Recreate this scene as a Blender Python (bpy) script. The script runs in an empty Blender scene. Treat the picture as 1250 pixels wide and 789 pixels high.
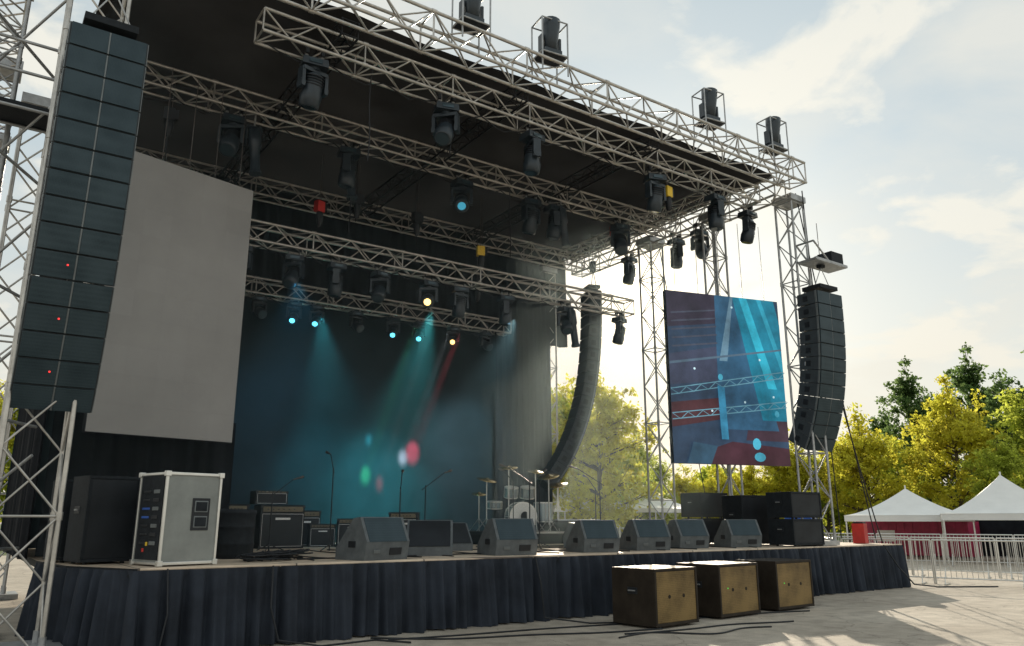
import bpy, math, random
import numpy as np
from mathutils import Vector, Matrix
random.seed(7); rng=np.random.default_rng(7)
R=math.radians
S=1.02
scene=bpy.context.scene
scene.view_settings.view_transform='Standard'; scene.view_settings.look='None'; scene.view_settings.exposure=0

# ---------------- materials ----------------
def pmat(name,col,rough=.6,metal=0.,var=.25,scale=3.,bump=0.,bscale=40.,spec=.5,emis=None,es=0.,detail=6):
    m=bpy.data.materials.new(name);m.use_nodes=True;nt=m.node_tree
    b=nt.nodes["Principled BSDF"]
    b.inputs["Roughness"].default_value=rough;b.inputs["Metallic"].default_value=metal
    b.inputs["Specular IOR Level"].default_value=spec
    tc=nt.nodes.new("ShaderNodeTexCoord")
    n=nt.nodes.new("ShaderNodeTexNoise");n.inputs["Scale"].default_value=scale;n.inputs["Detail"].default_value=detail;n.inputs["Roughness"].default_value=.65
    nt.links.new(tc.outputs["Object"],n.inputs["Vector"])
    r=nt.nodes.new("ShaderNodeValToRGB")
    lo=[max(0,c*(1-var)) for c in col];hi=[min(1,c*(1+var)) for c in col]
    r.color_ramp.elements[0].position=.3;r.color_ramp.elements[1].position=.7
    r.color_ramp.elements[0].color=(*lo,1);r.color_ramp.elements[1].color=(*hi,1)
    nt.links.new(n.outputs["Fac"],r.inputs["Fac"]);nt.links.new(r.outputs["Color"],b.inputs["Base Color"])
    if bump>0:
        n2=nt.nodes.new("ShaderNodeTexNoise");n2.inputs["Scale"].default_value=bscale
        nt.links.new(tc.outputs["Object"],n2.inputs["Vector"])
        bp=nt.nodes.new("ShaderNodeBump");bp.inputs["Strength"].default_value=bump;bp.inputs["Distance"].default_value=.02
        nt.links.new(n2.outputs["Fac"],bp.inputs["Height"]);nt.links.new(bp.outputs["Normal"],b.inputs["Normal"])
    if emis:
        b.inputs["Emission Color"].default_value=(*emis,1);b.inputs["Emission Strength"].default_value=es
    return m
ALU=pmat("aluminium",(.52,.50,.47),.36,.7,.25,5)
ALUB=pmat("black_truss_paint",(.02,.022,.026),.6,.0,spec=.25)
STEEL=pmat("galvanised_steel",(.40,.41,.42),.45,.6,.25,8)
BLK=pmat("black_plastic",(.018,.021,.026),.45,0,.3,6,spec=.35)
BLK2=pmat("black_paint_textured",(.018,.022,.027),.65,0,.3,10,.3,120,.2)
HEAD=pmat("fixture_black",(.03,.042,.054),.33,.1,.3,6)
GLASS=pmat("lens_glass",(.05,.08,.1),.08,.3,.1,3)
FAB=pmat("black_cloth",(.010,.012,.016),.9,0,.4,2,.2,60,.2)
SKIRT=pmat("skirt_cloth",(.026,.033,.047),.8,0,.4,1.5,.25,150,.3)
BACKD=pmat("backdrop_cloth",(.022,.036,.044),.9,0,.5,.45,.1,40,.1)
CAB=pmat("cabinet_grey",(.05,.062,.072),.5,0,.2,5,.2,150,.35)
WEDG=pmat("monitor_paint",(.11,.125,.135),.5,0,.3,5,.2,150,.4)
EDGE=pmat("cabinet_edge",(.16,.18,.19),.4,.2,.2)
CASE=pmat("flightcase_grey",(.25,.265,.255),.5,.1,.2,2)
SILV=pmat("case_extrusion",(.7,.7,.68),.3,.85,.1)
WHITE=pmat("white_vinyl",(.80,.80,.78),.5,0,.06,1)
DRUMW=pmat("drum_head",(.75,.76,.74),.4,0,.05)
DRUMS=pmat("drum_shell",(.35,.42,.45),.2,.5,.1)
CYMB=pmat("cymbal_bronze",(.65,.5,.25),.25,.9,.1)
RED=pmat("red_paint",(.55,.03,.025),.4)
YEL=pmat("yellow_paint",(.75,.5,.03),.4)
BLUE=pmat("blue_paint",(.03,.12,.5),.4)
MAG=pmat("magenta_paint",(.42,.03,.09),.5)
CHAIN=pmat("chain_steel",(.15,.13,.12),.4,.7)
CONC=pmat("concrete",(.3,.29,.27),.85,0,.2,2)
LITC=pmat("lens_cyan_lit",(.1,.4,.5),.2,0,0,1,emis=(.12,.75,1.),es=2.6)
LITD=pmat("lens_blue_dim",(.05,.2,.3),.2,0,0,1,emis=(.05,.35,.5),es=.8)
LITW=pmat("lens_warm_lit",(.6,.5,.2),.2,0,0,1,emis=(1,.66,.2),es=3.4)
LEDR=pmat("led_red",(1,.1,.1),.2,0,0,1,emis=(1,.03,.03),es=1.2)
LEDG=pmat("led_green",(.1,1,.1),.2,0,0,1,emis=(.1,1,.15),es=.4)

def twoside(name,c,t,fac,scale=.9,lo=.6,hi=1.35):
    m=bpy.data.materials.new(name);m.use_nodes=True;nt=m.node_tree;nt.nodes.clear()
    o=nt.nodes.new("ShaderNodeOutputMaterial");d=nt.nodes.new("ShaderNodeBsdfDiffuse");tr=nt.nodes.new("ShaderNodeBsdfTranslucent");mx=nt.nodes.new("ShaderNodeMixShader");mx.inputs[0].default_value=fac
    tc=nt.nodes.new("ShaderNodeTexCoord");n=nt.nodes.new("ShaderNodeTexNoise");n.inputs["Scale"].default_value=scale;n.inputs["Detail"].default_value=6;nt.links.new(tc.outputs["Object"],n.inputs["Vector"])
    for col,sh in((c,d),(t,tr)):
        r=nt.nodes.new("ShaderNodeValToRGB");r.color_ramp.elements[0].position=.35;r.color_ramp.elements[1].position=.65
        r.color_ramp.elements[0].color=(*[k*lo for k in col],1);r.color_ramp.elements[1].color=(*[min(1,k*hi) for k in col],1)
        nt.links.new(n.outputs["Fac"],r.inputs["Fac"]);nt.links.new(r.outputs[0],sh.inputs["Color"])
    nt.links.new(d.outputs[0],mx.inputs[1]);nt.links.new(tr.outputs[0],mx.inputs[2]);nt.links.new(mx.outputs[0],o.inputs[0]);return m
CAN=twoside("canopy_cloth",(.022,.024,.028),(.022,.02,.018),.3,.6,.7,1.3)
def scrmat():
    m=pmat("screen_scrim",(.29,.285,.28),.42,0,.16,.4,.04,60);nt=m.node_tree;b=nt.nodes["Principled BSDF"]
    tc=nt.nodes.new("ShaderNodeTexCoord");sp=nt.nodes.new("ShaderNodeSeparateXYZ");nt.links.new(tc.outputs["Object"],sp.inputs[0])
    cb=nt.nodes.new("ShaderNodeCombineXYZ");nt.links.new(sp.outputs["X"],cb.inputs[0]);nt.links.new(sp.outputs["Z"],cb.inputs[1])
    br=nt.nodes.new("ShaderNodeTexBrick");br.offset=0;br.inputs["Scale"].default_value=1;br.inputs["Brick Width"].default_value=.505;br.inputs["Row Height"].default_value=.49;br.inputs["Mortar Size"].default_value=.002
    br.inputs["Color1"].default_value=(.97,.97,.97,1);br.inputs["Color2"].default_value=(1.03,1.03,1.04,1);br.inputs["Mortar"].default_value=(.85,.85,.85,1)
    nt.links.new(cb.outputs[0],br.inputs["Vector"])
    src=b.inputs["Base Color"].links[0].from_socket
    mu=nt.nodes.new("ShaderNodeMixRGB");mu.blend_type='MULTIPLY';mu.inputs[0].default_value=1;nt.links.new(src,mu.inputs[1]);nt.links.new(br.outputs["Color"],mu.inputs[2]);nt.links.new(mu.outputs[0],b.inputs["Base Color"])
    return m
SCR=scrmat()

def grille(name,c1,c2,scale,rough=.45,metal=.3,spec=.3):
    m=bpy.data.materials.new(name);m.use_nodes=True;nt=m.node_tree;b=nt.nodes["Principled BSDF"]
    b.inputs["Roughness"].default_value=rough;b.inputs["Metallic"].default_value=metal;b.inputs["Specular IOR Level"].default_value=spec
    tc=nt.nodes.new("ShaderNodeTexCoord");v=nt.nodes.new("ShaderNodeTexVoronoi");v.inputs["Scale"].default_value=scale;v.inputs["Randomness"].default_value=.15
    nt.links.new(tc.outputs["Object"],v.inputs["Vector"])
    n=nt.nodes.new("ShaderNodeTexNoise");n.inputs["Scale"].default_value=2.2;n.inputs["Detail"].default_value=5;nt.links.new(tc.outputs["Object"],n.inputs["Vector"])
    a=nt.nodes.new("ShaderNodeMath");a.operation='MULTIPLY_ADD';nt.links.new(v.outputs["Distance"],a.inputs[0]);a.inputs[1].default_value=.6;nt.links.new(n.outputs["Fac"],a.inputs[2])
    r=nt.nodes.new("ShaderNodeValToRGB");r.color_ramp.elements[0].position=.45;r.color_ramp.elements[1].position=.95
    r.color_ramp.elements[0].color=(*c1,1);r.color_ramp.elements[1].color=(*c2,1)
    nt.links.new(a.outputs[0],r.inputs["Fac"]);nt.links.new(r.outputs["Color"],b.inputs["Base Color"])
    return m
GRD=grille("grille_dark",(.018,.034,.044),(.045,.07,.085),60)
GRB=grille("grille_black",(.010,.012,.015),(.028,.033,.04),60)
GRG=grille("grille_bronze",(.045,.028,.012),(.28,.19,.075),38,.42,.4,.4)

# ---------------- mesh builder ----------------
class MB:
    def __init__(s): s.v=[];s.f=[];s.m=[];s.sm=[];s.mats=[];s.T=Matrix.Identity(4)
    def mi(s,m):
        if m not in s.mats:s.mats.append(m)
        return s.mats.index(m)
    def add(s,vs,fs,m,smooth=False):
        o=len(s.v);T=s.T
        s.v.extend([tuple(T@Vector(p)) for p in vs]);k=s.mi(m)
        for f in fs:
            s.f.append(tuple(i+o for i in f));s.m.append(k);s.sm.append(smooth)
    def box(s,c,d,m,rz=0,rx=0,top=1.,topy=1.):
        M=Matrix.Translation(c)@Matrix.Rotation(rz,4,'Z')@Matrix.Rotation(rx,4,'X')
        vs=[]
        for z in(-1,1):
            k=top if z>0 else 1;ky=topy if z>0 else 1
            for x,y in((-1,-1),(1,-1),(1,1),(-1,1)):vs.append(M@Vector((x*d[0]/2*k,y*d[1]/2*ky,z*d[2]/2)))
        s.add(vs,[(3,2,1,0),(4,5,6,7),(0,1,5,4),(1,2,6,5),(2,3,7,6),(3,0,4,7)],m)
    def cyl(s,a,b,r0,m,r1=None,n=10,caps=True,smooth=True):
        a=Vector(a);b=Vector(b);r1=r0 if r1 is None else r1
        d=(b-a)
        if d.length<1e-6:return
        d.normalize();u=d.orthogonal().normalized();w=d.cross(u)
        vs=[];
        for c,r in((a,r0),(b,r1)):
            for i in range(n):
                t=2*math.pi*i/n;vs.append(c+u*math.cos(t)*r+w*math.sin(t)*r)
        fs=[(i,(i+1)%n,n+(i+1)%n,n+i) for i in range(n)]
        s.add(vs,fs,m,smooth)
        if caps:s.add(vs,[tuple(range(n-1,-1,-1)),tuple(range(n,2*n))],m)
    def lathe(s,o,d,prof,m,n=14):
        o=Vector(o);d=Vector(d).normalized();u=d.orthogonal().normalized();w=d.cross(u);vs=[]
        for h,r in prof:
            for i in range(n):
                t=2*math.pi*i/n;vs.append(o+d*h+(u*math.cos(t)+w*math.sin(t))*r)
        fs=[]
        for k in range(len(prof)-1):
            fs+=[(k*n+i,k*n+(i+1)%n,(k+1)*n+(i+1)%n,(k+1)*n+i) for i in range(n)]
        s.add(vs,fs,m,True);L=(len(prof)-1)*n
        s.add(vs,[tuple(range(n-1,-1,-1)),tuple(range(L,L+n))],m)
    def prism(s,prof,x0,x1,m):
        n=len(prof);vs=[(x0,y,z) for y,z in prof]+[(x1,y,z) for y,z in prof]
        fs=[(i,(i+1)%n,n+(i+1)%n,n+i) for i in range(n)]+[tuple(range(n-1,-1,-1)),tuple(range(n,2*n))]
        s.add(vs,fs,m)
    def tube(s,pts,r,m,n=6):
        for a,b in zip(pts[:-1],pts[1:]):s.cyl(a,b,r,m,n=n,caps=False)
    def mesh(s,name):
        me=bpy.data.meshes.new(name);me.from_pydata(s.v,[],s.f)
        for m in s.mats:me.materials.append(m)
        me.polygons.foreach_set("material_index",s.m);me.polygons.foreach_set("use_smooth",s.sm);me.update()
        return me
    def obj(s,name,loc=(0,0,0),rz=0,bevel=0):
        return put(name,s.mesh(name),loc,rz,bevel)
def put(name,me,loc=(0,0,0),rz=0,bevel=0,parent=None,scale=None):
    o=bpy.data.objects.new(name,me);scene.collection.objects.link(o);o.location=loc;o.rotation_euler=(0,0,rz)
    if scale:o.scale=scale
    if bevel:
        b=o.modifiers.new("b",'BEVEL');b.width=bevel;b.segments=2;b.limit_method='ANGLE';b.angle_limit=R(40)
    if parent:o.parent=parent
    return o

# ---------------- camera ----------------
cd=bpy.data.cameras.new("camera");cam=bpy.data.objects.new("camera",cd);scene.collection.objects.link(cam)
cam.location=(0,0,1.6);cam.rotation_euler=(R(90+14.1),0,R(-34.8));cd.sensor_width=36;cd.lens=959/1250*36;cd.clip_end=3000;cd.clip_start=.1
scene.camera=cam

# ---------------- sky & sun ----------------
SE,SA=R(16),R(44.6)
sv=Vector((math.cos(SE)*math.sin(SA),math.cos(SE)*math.cos(SA),math.sin(SE)))
w=bpy.data.worlds.new("World");scene.world=w;w.use_nodes=True;nt=w.node_tree
bg=nt.nodes["Background"];bg.inputs["Strength"].default_value=.15
sky=nt.nodes.new("ShaderNodeTexSky");sky.sky_type='NISHITA';sky.sun_disc=False;sky.sun_elevation=SE;sky.sun_rotation=SA;sky.air_density=1.;sky.dust_density=.6;sky.ozone_density=1.
tc=nt.nodes.new("ShaderNodeTexCoord")
sep=nt.nodes.new("ShaderNodeSeparateXYZ");nt.links.new(tc.outputs["Generated"],sep.inputs[0])
az=nt.nodes.new("ShaderNodeMath");az.operation='ADD';nt.links.new(sep.outputs["Z"],az.inputs[0]);az.inputs[1].default_value=.22
dv=nt.nodes.new("ShaderNodeVectorMath");dv.operation='DIVIDE'
cmb=nt.nodes.new("ShaderNodeCombineXYZ")
for i in range(3):nt.links.new(az.outputs[0],cmb.inputs[i])
nt.links.new(tc.outputs["Generated"],dv.inputs[0]);nt.links.new(cmb.outputs[0],dv.inputs[1])
def wnoise(sc,lo,hi,a,b_,dist=.5):
    n1=nt.nodes.new("ShaderNodeTexNoise");n1.inputs["Scale"].default_value=sc;n1.inputs["Detail"].default_value=11;n1.inputs["Roughness"].default_value=.55;n1.inputs["Distortion"].default_value=dist
    nt.links.new(dv.outputs[0],n1.inputs["Vector"])
    rp=nt.nodes.new("ShaderNodeValToRGB");rp.color_ramp.elements[0].position=lo;rp.color_ramp.elements[1].position=hi
    rp.color_ramp.elements[0].color=(a,a,a,1);rp.color_ramp.elements[1].color=(b_,b_,b_,1)
    nt.links.new(n1.outputs["Fac"],rp.inputs["Fac"]);return rp.outputs[0]
def wmix(f,a,b_):
    m=nt.nodes.new("ShaderNodeMixRGB")
    if isinstance(f,float):m.inputs[0].default_value=f
    else:nt.links.new(f,m.inputs[0])
    for k,v in((1,a),(2,b_)):
        if isinstance(v,tuple):m.inputs[k].default_value=(*v,1)
        else:nt.links.new(v,m.inputs[k])
    return m.outputs[0]
c0=wmix(.8,sky.outputs[0],(3.9,4.5,4.6))
c1=wmix(wnoise(1.6,.42,.66,0,.85),c0,(5.4,5.4,5.0))
c2=wmix(wnoise(3.4,.53,.62,0,.8,.25),c1,(6.3,6.1,5.4))
hr=nt.nodes.new("ShaderNodeMapRange");hr.inputs[1].default_value=.0;hr.inputs[2].default_value=.42;hr.inputs[3].default_value=.75;hr.inputs[4].default_value=0.;nt.links.new(sep.outputs["Z"],hr.inputs[0])
c3=wmix(hr.outputs[0],c2,(6.0,5.6,4.7))
dt=nt.nodes.new("ShaderNodeVectorMath");dt.operation='DOT_PRODUCT';nt.links.new(tc.outputs["Generated"],dt.inputs[0]);dt.inputs[1].default_value=sv
mxm=nt.nodes.new("ShaderNodeMath");mxm.operation='MAXIMUM';nt.links.new(dt.outputs["Value"],mxm.inputs[0]);mxm.inputs[1].default_value=0
last=c3
for pw,am in((40,(2.0,1.7,1.2)),(900,(14,12,8))):
    p=nt.nodes.new("ShaderNodeMath");p.operation='POWER';nt.links.new(mxm.outputs[0],p.inputs[0]);p.inputs[1].default_value=pw
    ad=nt.nodes.new("ShaderNodeMixRGB");ad.blend_type='ADD';nt.links.new(p.outputs[0],ad.inputs[0]);nt.links.new(last,ad.inputs[1]);ad.inputs[2].default_value=(*am,1);last=ad.outputs[0]
nt.links.new(last,bg.inputs["Color"])
sl=bpy.data.lights.new("sun",'SUN');sl.energy=5;sl.angle=R(.5);sl.color=(1,.87,.68)
so=bpy.data.objects.new("sun",sl);scene.collection.objects.link(so)
so.rotation_euler=sv.to_track_quat('Z','Y').to_euler()

# ---------------- ground ----------------
def groundmat():
    m=bpy.data.materials.new("asphalt_pavement");m.use_nodes=True;nt=m.node_tree;b=nt.nodes["Principled BSDF"];b.inputs["Roughness"].default_value=.85
    tc=nt.nodes.new("ShaderNodeTexCoord")
    def noise(sc,d=8):
        n=nt.nodes.new("ShaderNodeTexNoise");n.inputs["Scale"].default_value=sc;n.inputs["Detail"].default_value=d;nt.links.new(tc.outputs["Object"],n.inputs["Vector"]);return n
    a=noise(.35);c=noise(60,3);e2=noise(3.3,9)
    r=nt.nodes.new("ShaderNodeValToRGB");e=r.color_ramp.elements;e[0].position=.3;e[0].color=(.40,.345,.28,1);e[1].position=.7;e[1].color=(.56,.50,.42,1);nt.links.new(a.outputs["Fac"],r.inputs["Fac"])
    last=r.outputs[0]
    vo=nt.nodes.new("ShaderNodeTexVoronoi");vo.feature='DISTANCE_TO_EDGE';vo.inputs["Scale"].default_value=.45;nd=noise(1.5,5)
    va=nt.nodes.new("ShaderNodeVectorMath");va.operation='MULTIPLY_ADD';nt.links.new(nd.outputs["Color"],va.inputs[0]);va.inputs[1].default_value=(.8,.8,.8);nt.links.new(tc.outputs["Object"],va.inputs[2]);nt.links.new(va.outputs[0],vo.inputs["Vector"])
    for src,p0,p1,lo,hi in((c.outputs["Fac"],.32,.62,.72,1.12),(e2.outputs["Fac"],.32,.62,.78,1.08),(vo.outputs["Distance"],0,.008,.6,1.)):
        r2=nt.nodes.new("ShaderNodeValToRGB");e=r2.color_ramp.elements;e[0].position=p0;e[0].color=(lo,lo,lo,1);e[1].position=p1;e[1].color=(hi,hi,hi,1);nt.links.new(src,r2.inputs["Fac"])
        mu=nt.nodes.new("ShaderNodeMixRGB");mu.blend_type='MULTIPLY';mu.inputs[0].default_value=1;nt.links.new(last,mu.inputs[1]);nt.links.new(r2.outputs[0],mu.inputs[2]);last=mu.outputs[0]
    nt.links.new(last,b.inputs["Base Color"])
    bp=nt.nodes.new("ShaderNodeBump");bp.inputs["Strength"].default_value=.4;bp.inputs["Distance"].default_value=.01;nt.links.new(c.outputs["Fac"],bp.inputs["Height"]);nt.links.new(bp.outputs[0],b.inputs["Normal"])
    return m
g=MB();g.add([(-900,-900,0),(900,-900,0),(900,900,0),(-900,900,0)],[(0,1,2,3)],groundmat());g.obj("ground")
GRASS=pmat("grass",(.07,.1,.025),.9,0,.4,.5,.3,5)
g=MB();g.add([(44,-60,.004),(400,-200,.004),(400,400,.004),(-200,400,.004),(-200,45,.004),(44,45,.004)],[(0,1,2,3,4,5)],GRASS);g.obj("grass_field")

# ---------------- truss ----------------
def truss(name,p0,p1,w=.4,h=.4,mat=ALU,cr=.026,br=.013,step=None):
    p0=Vector(p0);p1=Vector(p1);d=p1-p0;L=d.length;d.normalize()
    up=Vector((0,0,1)) if abs(d.z)<.9 else Vector((0,1,0))
    sd=d.cross(up).normalized();up=sd.cross(d).normalized()
    step=step or w*1.05;n=max(2,round(L/step))
    b=MB();C=[(-1,-1),(1,-1),(1,1),(-1,1)]
    def P(t,c):return p0+d*(L*t/n)+sd*(c[0]*w/2)+up*(c[1]*h/2)
    for c in C:b.cyl(P(0,c),P(n,c),cr,mat,n=7)
    for i in range(n):
        for k in range(4):
            a,c=C[k],C[(k+1)%4]
            if (i+k)%2:a,c=c,a
            b.cyl(P(i,a),P(i+1,c),br,mat,n=5,caps=False)
    k=max(1,round(2.0/step))
    for i in list(range(0,n,k))+[n]:
        for q in range(4):b.cyl(P(i,C[q]),P(i,C[(q+1)%4]),br*1.1,mat,n=5,caps=False)
        if i not in(0,n):
            for q in range(4):b.cyl(P(i,C[q])-d*.05,P(i,C[q])+d*.05,cr*1.35,mat,n=7)
    return b.obj(name)
truss("roof_front_truss",(-.3,11.3,10.3),(16.9,11.3,10.3),.5,.55,cr=.034,br=.018)
truss("lighting_truss",(3.2,12.2,9.85),(16.2,12.2,9.85),.45,.42,cr=.032,br=.017)
truss("lighting_truss",(.9,15.06,9.85),(16.1,15.06,9.85),.42,.42,cr=.032,br=.017)
truss("roof_rear_truss",(.9,19.4,10),(16.3,19.4,10),.42,.45,cr=.03,br=.016)
truss("lighting_truss",(1.4,16.4,7.65),(15.6,16.4,7.65),.42,.42,cr=.032,br=.017)
truss("lighting_truss",(1.4,19.1,7.25),(13.1,19.1,7.25),.38,.38,cr=.03,br=.016)
truss("roof_side_truss",(16.55,11.6,10.0),(16.55,19.9,10.0),.45,.5,cr=.032,br=.017)
truss("roof_side_truss",(15.4,12.5,9.95),(15.4,19.2,9.95),.35,.35,ALU,cr=.026,br=.013)
truss("roof_side_truss",(-.35,11.6,10),(-.35,20,10),.45,.5,cr=.032,br=.017)
for x in(4.6,8.3,12.0):
    truss("roof_rafter",(x,11.6,10.0),(x,19.7,10.0),.3,.3,ALUB,cr=.022,br=.011)
def tower(x,y,zt,w=.5,mat=STEEL,z0=0,step=None,name="truss_tower",pad=.5):
    o=truss(name,(x,y,z0),(x,y,zt),w,w,mat,cr=.03,br=.015,step=step or .55)
    b=MB();b.box((0,0,.06),(w+pad,w+pad,.1),STEEL)
    for i,j in((-1,-1),(1,-1),(1,1),(-1,1)):b.cyl((i*w*.5,j*w*.5,.0),(i*w*.5,j*w*.5,.25),.045,STEEL)
    b.box((0,0,zt-z0+.12),(w+.12,w+.12,.16),STEEL)
    k=b.obj("base_and_head");k.location=(x,y,z0)
    k.parent=o
    return o
tower(17.15,11.8,9.7,.5,z0=S,pad=.15)
tower(16.4,16.2,9.7,.5)
tower(16.4,13.75,9.7,.42)
tower(15.5,20.35,9.7,.5,ALU)
tower(.75,11.75,9.9,.72,ALU,step=.8)
tower(-.35,13.2,9.7,.5);tower(-.35,16.2,9.7,.5);tower(-.35,19.8,9.7,.5);tower(.95,20.5,9.7,.4)
tower(.3,13.9,8.0,.45,ALU)
b=MB();b.box((0,0,0),(2.2,.7,.05),BLK2);b.cyl((-1.1,-.33,.0),(-1.1,-.33,1),.024,STEEL);b.cyl((1.0,-.33,.0),(1.0,-.33,1),.024,STEEL);b.cyl((-1.1,-.33,.98),(1.0,-.33,.98),.024,STEEL);b.cyl((-1.1,-.33,.5),(1.0,-.33,.5),.024,STEEL)
b.cyl((-1.1,.33,-.05),(1.0,.33,-.05),.024,STEEL);b.cyl((-1.1,-.33,-.05),(1.0,-.33,-.05),.024,STEEL)
b.obj("scaffold_platform",(-.35,12.6,7.35))
b=MB()
for z in(1.2,3,4.8,6.6,8.4):
    b.cyl((-.6,11.5,z),(.9,14.2,z),.024,STEEL);b.cyl((-.35,13.2,z),(.75,11.75,z+1.2),.02,STEEL);b.cyl((-1.3,12.6,z),(-.35,13.2,z),.024,STEEL);b.cyl((-1.3,12.6,z),(-.35,13.2,z+1.6),.02,STEEL)
b.cyl((-1.3,12.6,0),(-1.3,12.6,9.4),.026,STEEL);b.cyl((-.6,11.5,0),(-.6,11.5,9.4),.026,STEEL)
b.obj("scaffold_bracing")

# ---------------- roof canopy ----------------
b=MB();nx,ny=40,16;vs=[];fs=[]
for j in range(ny+1):
    for i in range(nx+1):
        x=.9+15.7*i/nx;y=11.75+8.5*j/ny
        sag=.1*abs(math.sin(math.pi*(x-.9)/3.7))*(.6+.4*math.sin(y*1.7))
        vs.append((x,y,10.45-sag))
for j in range(ny):
    for i in range(nx):
        a=j*(nx+1)+i;fs.append((a,a+1,a+nx+2,a+nx+1))
b.add(vs,fs,CAN,True)
o=b.obj("roof_canopy")

# ---------------- curtains ----------------
def curtain(name,path,z0,z1,amp,wl,mat,flare=.5,rows=7,step=.035,irr=.5,seed=1):
    rr=random.Random(seed);ph=[rr.uniform(0,6.28) for _ in range(6)]
    pts=[Vector((*p,0)) for p in path];seg=[];tot=0
    for a,c in zip(pts[:-1],pts[1:]):
        seg.append((a,c,tot,(c-a).length));tot+=(c-a).length
    n=int(tot/step);vs=[];fs=[]
    for i in range(n+1):
        s=tot*i/n
        for a,c,t0,L in seg:
            if s<=t0+L+1e-6:break
        p=a.lerp(c,min(1,(s-t0)/L));d=(c-a).normalized();nn=Vector((d.y,-d.x,0))
        for r in range(rows+1):
            t=r/rows # 0 bottom
            q=s*2*math.pi/wl
            o=math.sin(q+irr*2.2*math.sin(q*.23+ph[0])+irr*math.sin(q*.41+ph[1])+.35*(1-t)*math.sin(q*.7+ph[2]))
            o+=.45*irr*math.sin(q*2.3+ph[3]+t*1.5)+.5*irr*math.sin(q*.5+ph[4])
            k=amp*((1-flare)+flare*(1-t))
            if t>.97:k*=.35
            zz=z0+(z1-z0)*t
            if r==0:zz+=.012*math.sin(s*5.1+ph[5])+.012
            vs.append(p+nn*(o*k+(1-t)*amp*.6)+Vector((0,0,zz)))
    for i in range(n):
        for r in range(rows):
            a=i*(rows+1)+r;fs.append((a,a+rows+1,a+rows+2,a+1))
    b=MB();b.add(vs,fs,mat,True);return b.obj(name)
curtain("stage_skirt",[(1.15,14),(1.3,12.2),(1.95,10.87),(19.75,11.2),(20.1,12.2),(20.1,14)],0,S-.02,.085,.31,SKIRT,.45,seed=3,irr=.95,step=.025,rows=10)
curtain("backdrop_curtain",[(.9,19.85),(13.7,19.85)],S,7.4,.012,1.6,BACKD,.2,seed=4,step=.1)
curtain("black_leg_curtain",[(13.5,19.4),(15.3,19.9)],S,9.6,.07,.3,FAB,.1,seed=5)
curtain("black_leg_curtain",[(12.7,19.2),(13.7,19.5)],S,7.2,.07,.3,FAB,.1,seed=8)
curtain("black_leg_curtain",[(.9,20.15),(16.2,20.15)],7.2,10.5,.05,.4,FAB,.1,seed=6,step=.06)
curtain("black_leg_curtain",[(1.2,15.2),(4.25,15.35)],S,3.4,.05,.34,FAB,.1,seed=7)
curtain("black_leg_curtain",[(.95,14.3),(.95,20)],S,10.4,.05,.4,FAB,.1,seed=9,step=.06)

# ---------------- stage deck ----------------
def deckmat():
    m=bpy.data.materials.new("deck_plywood");m.use_nodes=True;nt=m.node_tree;b=nt.nodes["Principled BSDF"];b.inputs["Roughness"].default_value=.55
    tc=nt.nodes.new("ShaderNodeTexCoord")
    br=nt.nodes.new("ShaderNodeTexBrick");br.offset=0;br.inputs["Scale"].default_value=1;br.inputs["Brick Width"].default_value=2;br.inputs["Row Height"].default_value=1;br.inputs["Mortar Size"].default_value=.012
    br.inputs["Color1"].default_value=(.62,.49,.37,1);br.inputs["Color2"].default_value=(.70,.57,.44,1);br.inputs["Mortar"].default_value=(.14,.11,.09,1)
    nt.links.new(tc.outputs["Object"],br.inputs["Vector"])
    n=nt.nodes.new("ShaderNodeTexNoise");n.inputs["Scale"].default_value=2.5;n.inputs["Detail"].default_value=8;nt.links.new(tc.outputs["Object"],n.inputs["Vector"])
    r=nt.nodes.new("ShaderNodeValToRGB");r.color_ramp.elements[0].position=.3;r.color_ramp.elements[0].color=(.7,.7,.7,1);r.color_ramp.elements[1].position=.65;r.color_ramp.elements[1].color=(1.1,1.1,1.1,1);nt.links.new(n.outputs["Fac"],r.inputs["Fac"])
    mu=nt.nodes.new("ShaderNodeMixRGB");mu.blend_type='MULTIPLY';mu.inputs[0].default_value=1;nt.links.new(br.outputs["Color"],mu.inputs[1]);nt.links.new(r.outputs[0],mu.inputs[2]);nt.links.new(mu.outputs[0],b.inputs["Base Color"])
    return m
DECK=deckmat()
b=MB();P=[(1.15,20.6),(1.15,14),(1.35,12.2),(1.98,10.93),(19.7,11.26),(20.05,12.2),(20.05,20.6)];n=len(P)
vs=[(x,y,S-.1) for x,y in P]+[(x,y,S) for x,y in P]
b.add(vs,[tuple(range(n,2*n))],DECK);b.add(vs,[tuple(range(n-1,-1,-1))]+[(i,(i+1)%n,n+(i+1)%n,n+i) for i in range(n)],BLK2)
for x in np.arange(2.4,19.6,2):
    for y in np.arange(11.6,20.5,2.2):b.cyl((x,y,0),(x,y,S-.1),.03,STEEL,n=6)
a0=Vector((1.99,10.915,S-.012));a1=Vector((19.7,11.245,S-.012));b.cyl(a0,a1,.022,DECK,n=8)
o=b.obj("stage_deck")

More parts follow.
